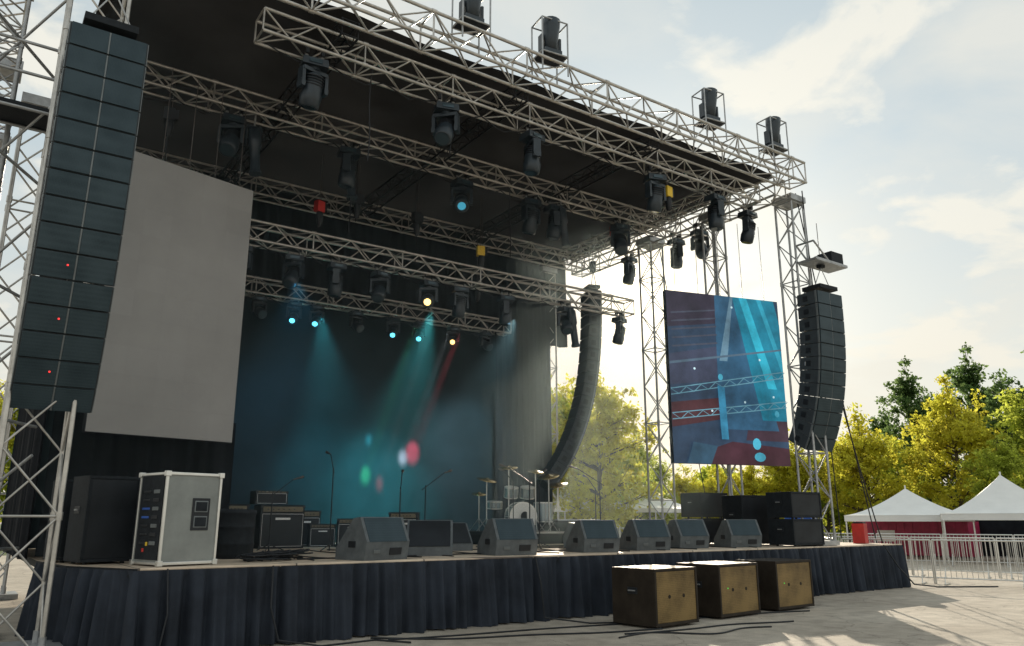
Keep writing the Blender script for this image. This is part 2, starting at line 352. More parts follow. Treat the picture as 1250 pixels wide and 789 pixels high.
# ---------------- line arrays ----------------
def line_array(x,y,zt,n,w,h,dep,tilts,rz=0,gr=GRD,led=False):
    b=MB();b.box((0,dep*.45,.14),(w*.7,dep*.9,.1),BLK2);b.cyl((-.3*w,dep*.3,.18),(0,dep*.3,.7),.012,STEEL,n=6);b.cyl((.3*w,dep*.3,.18),(0,dep*.3,.7),.012,STEEL,n=6)
    b.box((0,dep*.3,.85),(.16,.14,.32),BLK2);b.cyl((0,dep*.3,1.),(0,dep*.3,1.9),.01,CHAIN,n=6)
    pos=Vector((0,0,0));a=0
    for i in range(n):
        a+=R(tilts(i/(n-1)))
        b.T=Matrix.Translation(pos)@Matrix.Rotation(a,4,'X')
        hh=h*.985
        b.prism([(0.03,-.003),(0.03,-hh),(dep,-hh+.02),(dep,-.022)],-w/2,w/2,CAB)
        b.prism([(0,-.012),(0,-hh+.008),(.028,-hh+.008),(.028,-.012)],-w/2+.015,-.012,gr)
        b.prism([(0,-.012),(0,-hh+.008),(.028,-hh+.008),(.028,-.012)],.012,w/2-.015,gr)
        b.box((0,.02,-h/2),(.022,.03,h*.93),EDGE)
        for sx in(-1,1):
            b.box((sx*(w/2+.006),.05,-h/2),(.012,.05,h*.95),EDGE)
            b.box((sx*(w/2+.006),dep*.6,-h/2),(.012,.14,h*.4),BLK)
        if led and i in led:b.box((.09*(-1 if i%2 else 1),-.004,-h*.45),(.022,.01,.022),LEDR)
        down=Matrix.Rotation(a,4,'X')@Vector((0,0,-h));pos=pos+down
    b.T=Matrix.Identity(4)
    return b.obj("line_array_speaker",(x,y,zt),rz,.004)
line_array(.86,10.5,7.85,15,.92,.338,.55,lambda t:.3+t*3.2,0,GRD,led=(9,11,13))
line_array(17.35,11.0,7.15,12,1.0,.335,.6,lambda t:.2+t*4.2,R(-2),GRD)
line_array(15.35,17.5,8.35,17,.7,.37,.42,lambda t:.5+t*3.6,R(72),GRB)
b=MB();b.box((0,0,0),(1.3,.55,.07),STEEL)
for y in(-.25,.25):
    b.cyl((-.7,y,.0),(.65,y,.0),.03,STEEL);b.cyl((-.7,y,.45),(-.1,y,.0),.025,STEEL)
b.box((.35,0,.2),(.5,.4,.3),BLK2);b.cyl((-.7,-.25,.45),(-.7,.25,.45),.025,STEEL);b.obj("speaker_hoist_bracket",(17.5,11.2,7.95))

# ---------------- LED screens ----------------
def basis(p,q,z0,z1):
    p=Vector((*p,0));q=Vector((*q,0));W=(q-p).length;ang=math.atan2((q-p).y,(q-p).x);return p,W,ang,z1-z0
def emi(name,c,s):
    m=pmat(name,c,.4,0,.35,2.5,spec=.2);nt=m.node_tree;b=nt.nodes["Principled BSDF"]
    rr=[x for x in nt.nodes if x.type=='VALTORGB'][0];nt.links.new(rr.outputs[0],b.inputs["Emission Color"]);b.inputs["Emission Strength"].default_value=s
    nz=[x for x in nt.nodes if x.type=='TEX_NOISE'][0];nz.inputs["Scale"].default_value=.9
    for l in list(nt.links):
        if l.to_socket==b.inputs["Base Color"]:nt.links.remove(l)
    b.inputs["Base Color"].default_value=(.02,.02,.02,1)
    rr.color_ramp.elements[0].color=(*[k*.4 for k in c],1);rr.color_ramp.elements[1].color=(*[k*1.5 for k in c],1)
    return m
p,W,a,H=basis((1.55,14.0),(4.0,14.6),2.95,7.85)
b=MB();b.box((W/2,.06,H/2),(W,.1,H),BLK2)
b.add([(0.01,-.003,.01),(W-.01,-.003,.01),(W-.01,-.003,H-.01),(0.01,-.003,H-.01)],[(0,1,2,3)],SCR)
for i in range(5):
    b.cyl((W*(i+.5)/5,.12,H),(W*(i+.5)/5,.12,H+1.9),.008,CHAIN,n=5)
b.obj("led_screen",(p.x,p.y,2.95),a)
p,W,a,H=basis((14.55,13.9),(17.95,13.0),2.98,7.45)
b=MB();b.box((W/2,.08,H/2),(W,.14,H),BLK2)
lay=[0]
def Q(pts,m):
    lay[0]+=1;y=-.002-.001*lay[0]
    b.add([(u*W,y,v*H) for u,v in pts],[tuple(range(len(pts)))],m)
Q([(0,0),(1,0),(1,1),(0,1)],emi("px_navy",(.028,.055,.10),1))
Q([(.3,.0),(1,.0),(1,.10),(.5,.13),(.3,.08)],emi("px_maroon",(.055,.02,.03),1.))
Q([(0,.78),(.48,.83),(.5,1),(0,1)],emi("px_plum",(.035,.03,.05),1.))
Q([(0,.44),(.5,.49),(.52,.70),(0,.62)],emi("px_violet",(.045,.055,.095),1.))
Q([(0,.20),(.6,.28),(.62,.40),(0,.34)],emi("px_rust",(.07,.024,.03),1.))
Q([(.62,.14),(1,.14),(1,.28),(.66,.26)],emi("px_rust2",(.055,.03,.045),1.))
Q([(.42,1),(.66,1),(.92,.2),(.40,.2)],emi("px_blue",(.03,.10,.18),1.))
Q([(.58,1),(.96,1),(1,.85),(1,.26),(.78,.26)],emi("px_teal",(.012,.20,.30),1.))
Q([(.64,1),(.71,1),(.93,.45),(.85,.45)],emi("px_tealhi",(.03,.40,.54),1.))
Q([(.80,1),(.84,1),(1,.62),(1,.52)],emi("px_tealhi2",(.03,.33,.46),1.))
Q([(.56,1),(.585,1),(.5,.60),(.43,.60)],emi("px_pale",(.13,.24,.32),1.))
Q([(0,.56),(1,.69),(1,.70),(0,.575)],emi("px_line",(.08,.13,.18),1.))
ST=emi("px_stripe",(.06,.07,.10),1.)
for k in range(5):Q([(.03,.66+k*.05),(.42,.70+k*.05),(.42,.710+k*.05),(.03,.670+k*.05)],ST)
TL=emi("px_line2",(.13,.30,.38),1.)
for v0,v1 in((.38,.52),(.24,.34)):
    for dv_ in(0,.035):Q([(0,v0+dv_),(1,v1+dv_),(1,v1+dv_+.006),(0,v0+dv_+.006)],TL)
    for k in range(16):
        u=k/16;v=v0+(v1-v0)*u;u2=(k+1)/16;v2=v0+(v1-v0)*u2
        if k%2:Q([(u,v),(u+.009,v),(u2+.009,v2+.035),(u2,v2+.035)],TL)
        else:Q([(u,v+.035),(u+.009,v+.035),(u2+.009,v2),(u2,v2)],TL)
Q([(.40,.14),(.46,.14),(.45,.44),(.39,.45)],emi("px_beam",(.04,.25,.42),1.))
Q([(.1,.0),(.3,.0),(.36,.1),(.16,.12)],emi("px_low",(.03,.08,.13),1.))
BB=emi("px_lamp",(.07,.40,.55),1.);BW=emi("px_lamp_white",(.5,.7,.75),1.)
def blob(u,v,r,rr=1.2,m=None):
    Q([(u+r*math.cos(t)*1.3,v+r*rr*math.sin(t)) for t in np.linspace(0,2*math.pi,13)[:-1]],m or BB)
blob(.7,.12,.028);blob(.72,.045,.038,.7);blob(.9,.3,.016);blob(.42,.5,.016)
for u,v in((.56,.93),(.2,.54),(.78,.62),(.33,.3),(.62,.36),(.88,.4)):blob(u,v,.007,1,BW)
for i in range(5):
    b.cyl((W*(i+.5)/5,.1,H),(W*(i+.5)/5,.1,H+2.2),.008,CHAIN,n=5)
for i in range(1,7):b.box((W/2,.16,H*i/7),(W,.03,.04),STEEL)
b.obj("led_screen",(p.x,p.y,2.98),a)

# ---------------- moving heads ----------------
def mh_mesh(tilt,yaw,lens,frame=False):
    b=MB()
    if not frame:
        b.cyl((-.12,0,.12),(-.12,0,0),.03,STEEL,n=8);b.cyl((.12,0,.12),(.12,0,0),.03,STEEL,n=8)
        b.box((-.12,0,.15),(.05,.13,.1),BLK);b.box((.12,0,.15),(.05,.13,.1),BLK)
    b.box((0,0,-.06),(.4,.3,.13),HEAD,top=.94,topy=.9);b.box((0,-.153,-.06),(.2,.01,.06),GLASS)
    b.T=Matrix.Rotation(yaw,4,'Z')
    b.cyl((0,0,-.12),(0,0,-.17),.1,HEAD,n=14)
    b.box((0,0,-.19),(.42,.16,.06),HEAD)
    for sx in(-1,1):
        b.box((sx*.2,0,-.34),(.055,.15,.33),HEAD,top=1.,topy=.9);b.cyl((sx*.235,0,-.44),(sx*.165,0,-.44),.075,HEAD,n=14)
    T=Matrix.Rotation(yaw,4,'Z')@Matrix.Translation((0,0,-.44))@Matrix.Rotation(tilt,4,'X');b.T=T
    b.lathe((0,0,.22),(0,0,-1),[(0,.07),(.03,.12),(.2,.145),(.3,.15),(.36,.165),(.52,.155),(.54,.13)],HEAD)
    for k in range(4):b.cyl((0,0,.17-k*.045),(0,0,.155-k*.045),.148+k*.003,BLK,n=14)
    b.cyl((0,0,-.318),(0,0,-.324),.11 if lens is GLASS else .085,lens,n=16)
    b.T=Matrix.Identity(4)
    return b.mesh("moving_head_light")
MH=[mh_mesh(R(15),R(20),GLASS),mh_mesh(R(-35),R(-30),GLASS),mh_mesh(R(-60),R(10),GLASS),mh_mesh(R(5),R(70),GLASS),mh_mesh(R(40),R(130),GLASS)]
MHC=mh_mesh(R(-50),R(-30),LITC);MHW=mh_mesh(R(-62),R(-33),LITW);MHD=mh_mesh(R(-50),R(-30),LITD)
def mh(x,y,z,k,s=1.,rz=0):
    me=MH[k] if isinstance(k,int) else k
    return put("moving_head_light",me,(x,y,z),rz,scale=(s,s,s))
for i,(x,k) in enumerate([(4.2,0),(6.9,1),(9.0,3),(12.6,0),(14.7,3)]):mh(x,12.2,9.5,k,1.15,random.uniform(-.4,.4))
for x,k in[(3.6,1),(6.1,3),(9.0,MHD),(11.05,0),(11.8,3),(14.1,1)]:mh(x,15.06,9.5,k,1.15,random.uniform(-.2,.2))
for y,k in[(12.6,0),(14.3,1),(15.2,3),(17.2,0)]:mh(16.45,y,9.6,k,1.1)
for x,k in[(4.35,MHW),(5.5,1),(6.5,3),(7.6,4),(8.9,MHW),(9.8,0),(11.2,3),(13.2,1),(15.2,0),(2.5,0)]:mh(x,16.4,7.3,k,1.,random.uniform(-.3,.3) if isinstance(k,int) else 0)
for x,k in[(5.6,2),(6.5,MHC),(7.1,MHC),(8.2,2),(9.3,MHC),(10.1,MHC),(11.2,MHW),(12.3,2)]:mh(x,19.1,7.0,k,.8)
b=MB();b.cyl((0,0,.25),(0,0,0),.02,STEEL);b.box((0,0,-.05),(.3,.06,.05),HEAD)
for sx in(-1,1):b.box((sx*.15,0,-.25),(.02,.05,.4),HEAD)
b.lathe((0,0,-.05),(0.05,-.12,-1),[(0,.08),(.05,.13),(.4,.13),(.45,.1),(.95,.095),(1.0,.12),(1.05,.12)],HEAD)
ps=b.mesh("profile_spotlight")
for x,y,z in[(6.15,15.2,9.5),(11.9,14.9,9.5),(4.0,14.95,9.4),(13.3,16.3,7.3)]:put("profile_spotlight",ps,(x,y,z),random.uniform(0,1))
b=MB()
for sx in(-1,1):
    for sy in(-1,1):b.cyl((sx*.27,sy*.2,-.35),(sx*.27,sy*.2,.75),.016,STEEL,n=6)
    b.cyl((sx*.27,-.2,.75),(sx*.27,.2,.75),.016,STEEL,n=6);b.cyl((sx*.27,-.2,.05),(sx*.27,.2,.05),.016,STEEL,n=6)
for sy in(-1,1):
    b.cyl((-.27,sy*.2,.75),(.27,sy*.2,.75),.016,STEEL,n=6);b.cyl((-.27,sy*.2,.05),(.27,sy*.2,.05),.016,STEEL,n=6)
b.box((0,0,.12),(.36,.3,.12),HEAD)
for sx in(-1,1):b.box((sx*.19,0,.33),(.045,.13,.32),HEAD)
b.lathe((0,0,.2),(0,-.1,1),[(0,.08),(.04,.13),(.25,.15),(.5,.17),(.62,.175),(.64,.15)],HEAD)
b.box((0,0,.06),(.5,.38,.03),BLK)
fm=b.mesh("framed_moving_head_light")
for x in(6.9,8.8,13.6,16.0):put("moving_head_light",fm,(x,11.3,10.72),random.uniform(-.2,.3),scale=(1.1,1.1,1.1))

# ---------------- chain hoists / cables ----------------
def hoist(x,y,z,zt,col):
    b=MB();b.box((0,0,0),(.2,.16,.26),col);b.box((.13,0,0),(.08,.14,.2),BLK);b.cyl((0,0,.13),(0,0,zt-z),.009,CHAIN,n=5);b.cyl((.04,0,.13),(.05,0,zt-z),.006,CHAIN,n=5)
    b.lathe((.02,.0,-.13),(0,0,-1),[(0,.07),(.1,.09),(.3,.06),(.34,.03)],BLK,10);b.cyl((0,0,-.1),(0,0,-.5),.012,CHAIN,n=5);b.obj("chain_hoist",(x,y,z),random.uniform(-.5,.5),.01)
hoist(6.0,16.4,8.6,9.9,RED);hoist(10.4,16.4,8.4,9.9,YEL);hoist(14.1,15.3,9.4,10.1,RED);hoist(13.0,12.2,9.2,9.9,YEL);hoist(2.4,15.06,9.2,10,BLK);hoist(8.5,16.4,8.9,9.9,BLK);hoist(3.5,19.1,8.4,9.9,BLK);hoist(12.0,19.1,8.4,9.9,BLK);hoist(6.9,16.4,9.0,9.9,BLK)
b=MB()
for x,y,z0,z1 in[(5.3,12.2,7.9,9.8),(6.2,15.1,7.6,9.8),(6.35,15.1,7.9,9.8),(7.0,12.2,8.5,9.8),(8.5,16.4,7.7,9.9),(10.3,14.9,7.8,9.9),(2.4,15.0,7.9,9.8)]:
    b.tube([(x+.02*math.sin(t*7),y,z0+(z1-z0)*t) for t in np.linspace(0,1,7)],.012,BLK)
for x0,y,z,x1 in[(3.4,12.2,9.62,16),(1.4,15.06,9.62,16),(1.5,16.4,7.42,15.4),(1.5,19.1,7.05,13)]:
    xs=np.arange(x0,x1,1.1)
    for q in xs[:-1]:b.tube([(q+1.1*t,y+.12,z-.16*4*t*(1-t)*random.uniform(.4,1.2)) for t in np.linspace(0,1,7)],.014,BLK,5)
b.obj("rigging_cables")
b=MB()
for p0,p1 in[((17.2,11.4,10),(22.2,14.5,.3)),((17.2,11.6,10),(21.8,13.0,0)),((17.2,11.3,6.8),(20.0,11.9,S)),((16.6,16,9.5),(23,20,0))]:
    p0=Vector(p0);p1=Vector(p1);b.tube([p0.lerp(p1,t)-Vector((0,0,.3*4*t*(1-t))) for t in np.linspace(0,1,9)],.016,BLK,5)
b.obj("guy_ropes")

# ---------------- wedge monitors ----------------
b=MB()
prof=[(.0,0),(-.05,.26),(.12,.60),(.28,.58),(.66,.16),(.66,0)]
b.prism(prof,-.4,.4,WEDG)
b.prism([(.295,.585),(.675,.165),(.665,.157),(.283,.578)],-.36,.36,GRB)
b.prism([(-.058,.255),(.108,.59),(.114,.587),(-.052,.252)],-.35,.35,GRD)
for sx in(-1,1):
    b.box((sx*.403,.28,.22),(.012,.16,.09),BLK)
b.box((0.15,-.03,.12),(.22,.012,.1),BLK,rx=R(9));b.box((-.2,-.03,.12),(.12,.012,.05),EDGE,rx=R(9))
wm=b.mesh("wedge_monitor")
for x,y,rz,s in[(5.5,11.25,14,1.05),(8.05,11.45,-5,1.02),(10.1,11.6,-8,.98),(11.6,11.75,-10,1.),(13.1,12.05,-6,1.),(14.6,11.9,-16,1.0),(7.0,12.6,150,.98),(11.2,13.8,-160,.9),(8.3,14.3,170,.9)]:
    put("wedge_monitor",wm,(x,y,S),R(rz),.012,scale=(s,s,s))

# ---------------- subs ----------------
def sub(x,y,z,w,d,h,rz,front,body,name="subwoofer_cabinet",fr=.045):
    b=MB();b.box((w/2,d/2,h/2),(w,d,h),body)
    b.box((w/2,-.006,h/2),(w-2*fr,.02,h-2*fr),front)
    for c,s_ in(((w/2,-.012,h-fr/2),(w,.03,fr)),((w/2,-.012,fr/2),(w,.03,fr)),((fr/2,-.012,h/2),(fr,.03,h-2*fr-.002)),((w-fr/2,-.012,h/2),(fr,.03,h-2*fr-.002))):b.box(c,s_,body)
    for sx in(-1,1):
        X=0 if sx<0 else w
        b.box((X+sx*.002,d*.5,h*.6),(.012,.2,.1),BLK);b.cyl((X+sx*.02,d*.42,h*.6),(X+sx*.02,d*.58,h*.6),.012,STEEL)
    for i in(.15,.85):
        for j in(.15,.85):b.cyl((w*i,d*j,-.03),(w*i,d*j,0),.03,BLK)
    return b
BR=pmat("sub_body_dark",(.03,.023,.017),.6,0,.4,4,.2,120,.2)
for x,y,rz,w_ in[(8.95,9.1,6,1.06),(10.72,9.38,6,1.18),(12.45,9.55,4,1.18)]:
    b=sub(0,0,0,w_,.85,.84,0,GRG,BR)
    for i in(1,2):b.cyl((w_*i/3,-.016,.42),(w_*i/3,-.02,.42),.03,BR,n=12)
    b.box((.25,-.018,.45),(.02,.008,.02),LEDG) if x>9 else None
    b.obj("subwoofer_cabinet",(x,y,.035),R(rz),.01)
for x,y,z,w,h,rz in[(15.4,13.9,S,.95,.6,-4),(15.4,13.9,S+.63,.95,.6,-4),(15.55,12.75,S,1.15,1.14,-10),(15.75,11.5,S,1.05,.58,-3),(15.75,11.5,S+.61,1.05,.58,-3)]:
    sub(0,0,0,w,.7,h,0,GRB,BLK2).obj("subwoofer_cabinet",(x,y,z+.03),R(rz),.01)
sub(0,0,0,.7,.6,1.15,0,GRB,BLK2).obj("fill_speaker",(1.5,12.3,S+.03),R(12),.012)
sub(0,0,0,.75,.6,1.12,0,GRB,BLK2).obj("fill_speaker",(1.3,13.1,S+.03),R(10),.012)

# ---------------- flight case rack ----------------
b=MB();w_,d_,h_=.76,.72,1.18
b.box((w_/2,d_/2,h_/2+.02),(w_,d_,h_),CASE)
e=.035
for z in(.02+e/2,h_+.02-e/2):
    for y in(0,d_):b.box((w_/2,y,z),(w_+.012,e,e+.004),SILV)
    for x in(0,w_):b.box((x,d_/2,z),(e,d_-e,e),SILV)
for x in(0,w_):
    for y in(0,d_):
        b.box((x,y,h_/2+.02),(e,e,h_-2*e-.004),SILV)
        for z in(.04,h_):b.box((x,y,z),(.07,.07,.07),SILV)
b.box((w_*.66,-.006,.66),(.25,.012,.42),BLK)
for z in(.56,.76):b.box((w_*.66,-.014,z),(.19,.012,.15),EDGE);b.box((w_*.66,-.022,z),(.16,.012,.12),BLK2)
b.box((-.006,d_/2,.62),(.014,d_-.1,1.08),BLK2)
for k in range(7):
    b.box((-.016,d_*.3,.95-.11*k),(.012,.16,.05),BLK if k%2 else EDGE);b.box((-.016,d_*.66,.95-.11*k),(.012,.2,.03),BLUE if k in(2,3) else BLK)
b.box((-.018,d_*.5,.28),(.012,.05,.05),YEL);b.box((-.018,d_*.62,.2),(.012,.05,.05),RED)
b.obj("amplifier_rack_case",(2.28,11.2,S),R(15),.006)
b=MB();b.lathe((0,0,0),(0,0,1),[(0,.29),(.02,.3),(.2,.3),(.22,.31),(.24,.3),(.46,.3),(.48,.31),(.5,.3),(.66,.3),(.68,.315),(.74,.31),(.75,.28)],BLK2,28);b.obj("round_drum_case",(3.75,13.1,S))
AP=pmat("amp_panel",(.12,.11,.08),.3,.6)
def amp(x,y,z,w,h,d,rz,logo=True,name="guitar_amplifier"):
    b=MB();b.box((0,d/2,h/2),(w,d,h),BLK2);b.box((0,-.004,h*.42),(w-.08,.012,h*.74),GRB)
    b.box((0,-.007,h*.9),(w-.08,.014,h*.12),AP)
    if logo:b.box((0,-.014,h*.68),(w*.34,.01,h*.05),WHITE)
    for k in range(6):b.cyl((-w*.35+k*w*.12,-.014,h*.9),(-w*.35+k*w*.12,-.035,h*.9),.014,BLK,n=8)
    for sx in(-1,1):
        for s_ in(0.03,h-.03):b.box((sx*(w/2-.02),.0,s_),(.06,.03,.06),BLK)
    for sx in(-1,1):b.box((sx*(w/2-.034),-.012,h*.42),(.008,.008,h*.74),WHITE)
    for zz in(.05,.79):b.box((0,-.012,h*zz),(w-.075,.008,.008),WHITE)
    return b.obj(name,(x,y,z),R(rz),.008)
amp(5.85,17.0,S,.95,.9,.5,0);amp(5.65,17.2,S+.92,.7,.28,.4,0,False,"amplifier_head");amp(7.0,17.6,S,.6,.5,.35,-10);amp(7.6,17.3,S,.7,.62,.4,-20);amp(8.3,17.6,S,.6,.55,.35,-15,False);amp(8.0,15.6,S,.62,.75,.35,-35)
amp(10.1,17.8,S,.62,.6,.35,-35);amp(4.7,16.6,S,.6,.9,.4,5,False);amp(6.7,17.9,S,.7,.8,.4,0)
b=MB();b.box((0,0,.22),(.9,.5,.4),BLK2);b.box((0,-.26,.22),(.7,.02,.28),CASE);b.box((0,0,.43),(.92,.52,.02),SILV);b.obj("equipment_case",(9.2,18.3,S),R(-20),.01)
b=MB();b.box((0,0,.3),(1.2,.6,.55),BLK2);b.box((0,0,.59),(1.22,.62,.03),SILV);b.box((0,0,.02),(1.22,.62,.03),SILV);b.obj("equipment_case",(13.9,17.0,S),R(-20),.01)
b=MB();b.box((0,0,.2),(1.1,.5,.4),BLK2);b.box((0,0,.41),(1.12,.52,.02),SILV);b.obj("equipment_case",(12.6,14.8,S),R(-20),.01)

# ---------------- drum riser & kit ----------------
b=MB();b.box((0,0,.27),(3.0,2.4,.08),BLK2);b.box((0,0,.12),(2.9,2.3,.24),FAB);b.box((0,-1.205,.28),(3.0,.012,.05),SILV);b.obj("drum_riser",(12.3,17.6,S),0)
zr=S+.31
b=MB()
def drum(c,ax,r,h,head=DRUMW,sh=DRUMS):
    c=Vector(c);ax=Vector(ax).normalized()
    b.cyl(c-ax*h/2,c+ax*h/2,r,sh,n=24)
    for s_ in(-1,1):
        b.cyl(c+ax*s_*(h/2),c+ax*s_*(h/2+.012),r*.96,head,n=24)
        b.cyl(c+ax*s_*(h/2-.02),c+ax*s_*(h/2+.006),r*1.03,SILV,n=24)
    u=ax.orthogonal().normalized();v=ax.cross(u)
    for k in range(8):
        t=k*math.pi/4;q=c+(u*math.cos(t)+v*math.sin(t))*r*1.03;b.cyl(q-ax*h*.5,q+ax*h*.5,.008,SILV,n=5)
drum((0,-.5,.36),(0.1,-1,0),.36,.45);b.cyl((0.055,-.745,.36),(.057,-.75,.36),.13,BLK,n=20)
drum((-.22,-.35,.98),(0,-.25,1),.18,.26);drum((.22,-.35,.98),(0,-.25,1),.19,.28);drum((.76,.1,.48),(0,0,1),.26,.5);drum((-.6,-.05,.66),(0,-.1,1),.2,.18)
def stand(x,y,h):
    b.cyl((x,y,.15),(x,y,h),.016,SILV,n=6)
    for k in range(3):
        t=k*2.09+.4;b.cyl((x,y,.32),(x+.28*math.cos(t),y+.28*math.sin(t),0),.012,SILV,n=5)
def cym(x,y,h,r,t):
    stand(x,y,h);b.lathe((x,y,h),(t,-.25,1),[(-.01,r),(.0,r),(.02,.35*r),(.05,.12*r),(.055,.02)],CYMB,24)
cym(-.85,-.25,1.3,.27,.15);cym(.8,-.35,1.4,.29,-.2);cym(.35,-.7,1.5,.24,.1);cym(-.35,-.65,1.6,.24,-.1);cym(-.98,.15,.95,.2,0);cym(1.15,0.05,1.2,.28,-.2)
b.cyl((0,.5,.15),(0,.5,.5),.02,SILV);b.cyl((0,.5,.48),(0,.5,.58),.18,BLK,n=20)
for k in range(3):b.cyl((0,.5,.25),(.25*math.cos(k*2.1),.5+.25*math.sin(k*2.1),0),.012,SILV,n=5)
b.obj("drum_kit",(12.3,17.5,zr),R(-22))

# ---------------- mic stands ----------------
def micst(x,y,h,rz,bx=.6):
    b=MB();b.cyl((0,0,.0),(0,0,h),.013,BLK,n=7)
    for k in range(3):b.cyl((0,0,.12),(.3*math.cos(k*2.09),.3*math.sin(k*2.09),.01),.01,BLK,n=5)
    b.cyl((-.2*bx,0,h-.1),(bx,0,h+.28),.01,BLK,n=6);b.lathe((bx,0,h+.28),(1,0,.3),[(0,.012),(.14,.02),(.15,.028),(.2,.03),(.23,.012)],CHAIN,10)
    b.obj("microphone_stand",(x,y,S),R(rz))
for a in[(6.2,15.2,1.6,95,.15),(8.2,15.0,1.3,10,.5),(9.9,13.6,1.4,120,.5),(10.9,14.6,1.4,40,.5),(7.0,13.8,1.2,60,.4),(11.3,16.2,1.5,100,.3),(12.1,13.9,1.45,150,.5),(5.2,15.8,1.1,0,.4),(13.6,15.8,1.4,80,.4)]:micst(*a)
b=MB()
def coil(cx,cy,z,r,turns,rr):
    pts=[]
    for i in range(turns*18):
        t=i*2*math.pi/18;k=r*(.6+.4*math.sin(i*.13+cx));pts.append((cx+k*math.cos(t)*1.3+.04*math.sin(i*.31),cy+k*math.sin(t),z+.012+.14*abs(math.sin(i*.07))*(1-abs(math.sin(t*.5))*.4)))
    b.tube(pts,rr,BLK,5)
coil(3.95,12.0,S,.3,11,.012);coil(4.35,12.2,S,.24,7,.012);coil(3.7,11.8,S,.2,5,.012)
b.obj("cable_pile")
def wander(p,q,z,amp,seed,n=26):
    rr=random.Random(seed);a1,a2=rr.uniform(0,6),rr.uniform(0,6);p=Vector((*p,z));q=Vector((*q,z));d=(q-p);nn=Vector((-d.y,d.x,0)).normalized()
    return [p.lerp(q,t)+nn*amp*(math.sin(t*5+a1)+.5*math.sin(t*11+a2)) for t in np.linspace(0,1,n)]
b=MB()
for i in range(12):
    x=4.3+i*.95+random.uniform(-.2,.2)
    b.tube(wander((x,11.6),(x+random.uniform(-1,1.2),15.5),S+.012,.12,i),.01,BLK,5)
b.tube(wander((4.4,12.1),(15,12.9),S+.012,.12,77,60),.012,BLK,5)
b.obj("stage_cables")
b=MB()
b.tube(wander((5.2,10.55),(13.0,9.2),.014,.12,5,60),.013,BLK,5);b.tube(wander((5.0,10.6),(9.0,8.9),.014,.15,9,40),.013,BLK,5);b.tube(wander((7.9,8.8),(11.5,8.7),.014,.12,15,40),.013,BLK,5);b.tube(wander((8.2,8.9),(10.6,8.2),.014,.2,25,40),.013,BLK,5)
b.tube([(7.9,10.7,S),(7.95,10.62,.6),(8.0,10.6,.1),(8.6,10.2,.015),(9.3,9.9,.015)],.013,BLK,5)
b.tube([(3.6,10.7,S),(3.58,10.62,.5),(3.7,10.6,.1),(4.2,10.4,.015),(5,10.5,.015),(5.3,10.0,.015)],.013,BLK,5)
b.tube([(2.3,10.75,S),(2.32,10.62,.5),(2.25,10.6,.05),(2.6,10.3,.015)],.011,BLK,5)
b.tube([(18.6,11.05,S),(18.9,10.9,.5),(19.4,10.85,.1),(20.2,10.7,.015),(21.5,9.9,.015)],.016,BLK,5)
b.obj("ground_cables")
b=MB();b.box((0,0,.25),(.4,.3,.5),RED);b.box((0,0,.52),(.36,.26,.04),BLK);b.obj("red_tool_box",(19.5,12.2,S),R(20),.01)

# ---------------- crowd barriers ----------------
b=MB();L=2.2
b.cyl((0,0,1.1),(L,0,1.1),.02,SILV);b.cyl((0,0,.16),(L,0,.16),.016,SILV);b.cyl((0,0,.0),(0,0,1.1),.02,SILV);b.cyl((L,0,0),(L,0,1.1),.02,SILV)
for i in range(1,18):b.cyl((L*i/18,0,.16),(L*i/18,0,1.1),.008,SILV,n=5)
for x in(.25,L-.25):b.box((x,0,.015),(.05,.6,.02),SILV);b.cyl((x,-.28,.02),(x,0,.4),.012,SILV,n=5)
bm=b.mesh("crowd_barrier")
def barr(p,q):
    p=Vector(p);q=Vector(q);d=q-p;n=int(d.length//2.25);a=math.atan2(d.y,d.x)
    for i in range(n):
        c=p+d.normalized()*2.25*i;put("crowd_barrier",bm,(c.x,c.y,0),a+random.uniform(-.03,.03))
barr((20.5,13.4),(24.6,1.0));barr((23.2,15.5),(28,3.5));barr((20.4,13.6),(29,22));barr((27,24),(32,10))

# ---------------- tents ----------------
def tent(x,y,w,he,hp,rz,name="canopy_tent"):
    b=MB();n=10;vs=[];fs=[]
    h=w/2
    for k in range(n+1):
        t=k/n;z=he+(hp-he)*(t**1.5);s_=h*(1-t)+.03
        for x_,y_ in((-1,-1),(1,-1),(1,1),(-1,1)):vs.append((x_*s_,y_*s_,z))
    for k in range(n):
        for i in range(4):fs.append((k*4+i,k*4+(i+1)%4,(k+1)*4+(i+1)%4,(k+1)*4+i))
    b.add(vs,fs,WHITE);b.cyl((0,0,hp-.02),(0,0,hp+.15),.03,WHITE)
    for i,j in((-1,-1),(1,-1),(1,1),(-1,1)):b.cyl((i*h*.98,j*h*.98,0),(i*h*.98,j*h*.98,he),.035,SILV)
    for i in(-1,1):
        b.box((i*h,0,he-.12),(.02,w,.25),WHITE);b.box((0,i*h,he-.12),(w,.02,.25),WHITE)
    return b.obj(name,(x,y,0),rz)
tent(34.5,19.2,4.8,1.8,2.95,R(28));tent(34.5,15.2,4.6,1.85,3.35,R(28));tent(36,10.2,4.6,1.9,3.3,R(28))
tent(30,38,5,2.3,3.6,R(10));tent(36,37,5,2.3,3.5,R(10));tent(34,46,6,2.6,4,R(-5))
b=MB();b.box((0,0,.8),(2.4,5,1.5),MAG)
for k in range(14):b.box((-1.21,-2.3+k*.36,.8),(.03,.12,1.4),MAG)
b.box((-1.22,1,.9),(.03,.8,.5),WHITE);b.obj("portable_container",(37.5,20.5,0),R(10))
b=MB();b.box((0,0,.8),(.06,9,1.6),FAB);b.box((0,0,.0),(.4,9,.1),CONC);b.obj("site_hoarding",(39,14,0),R(8))
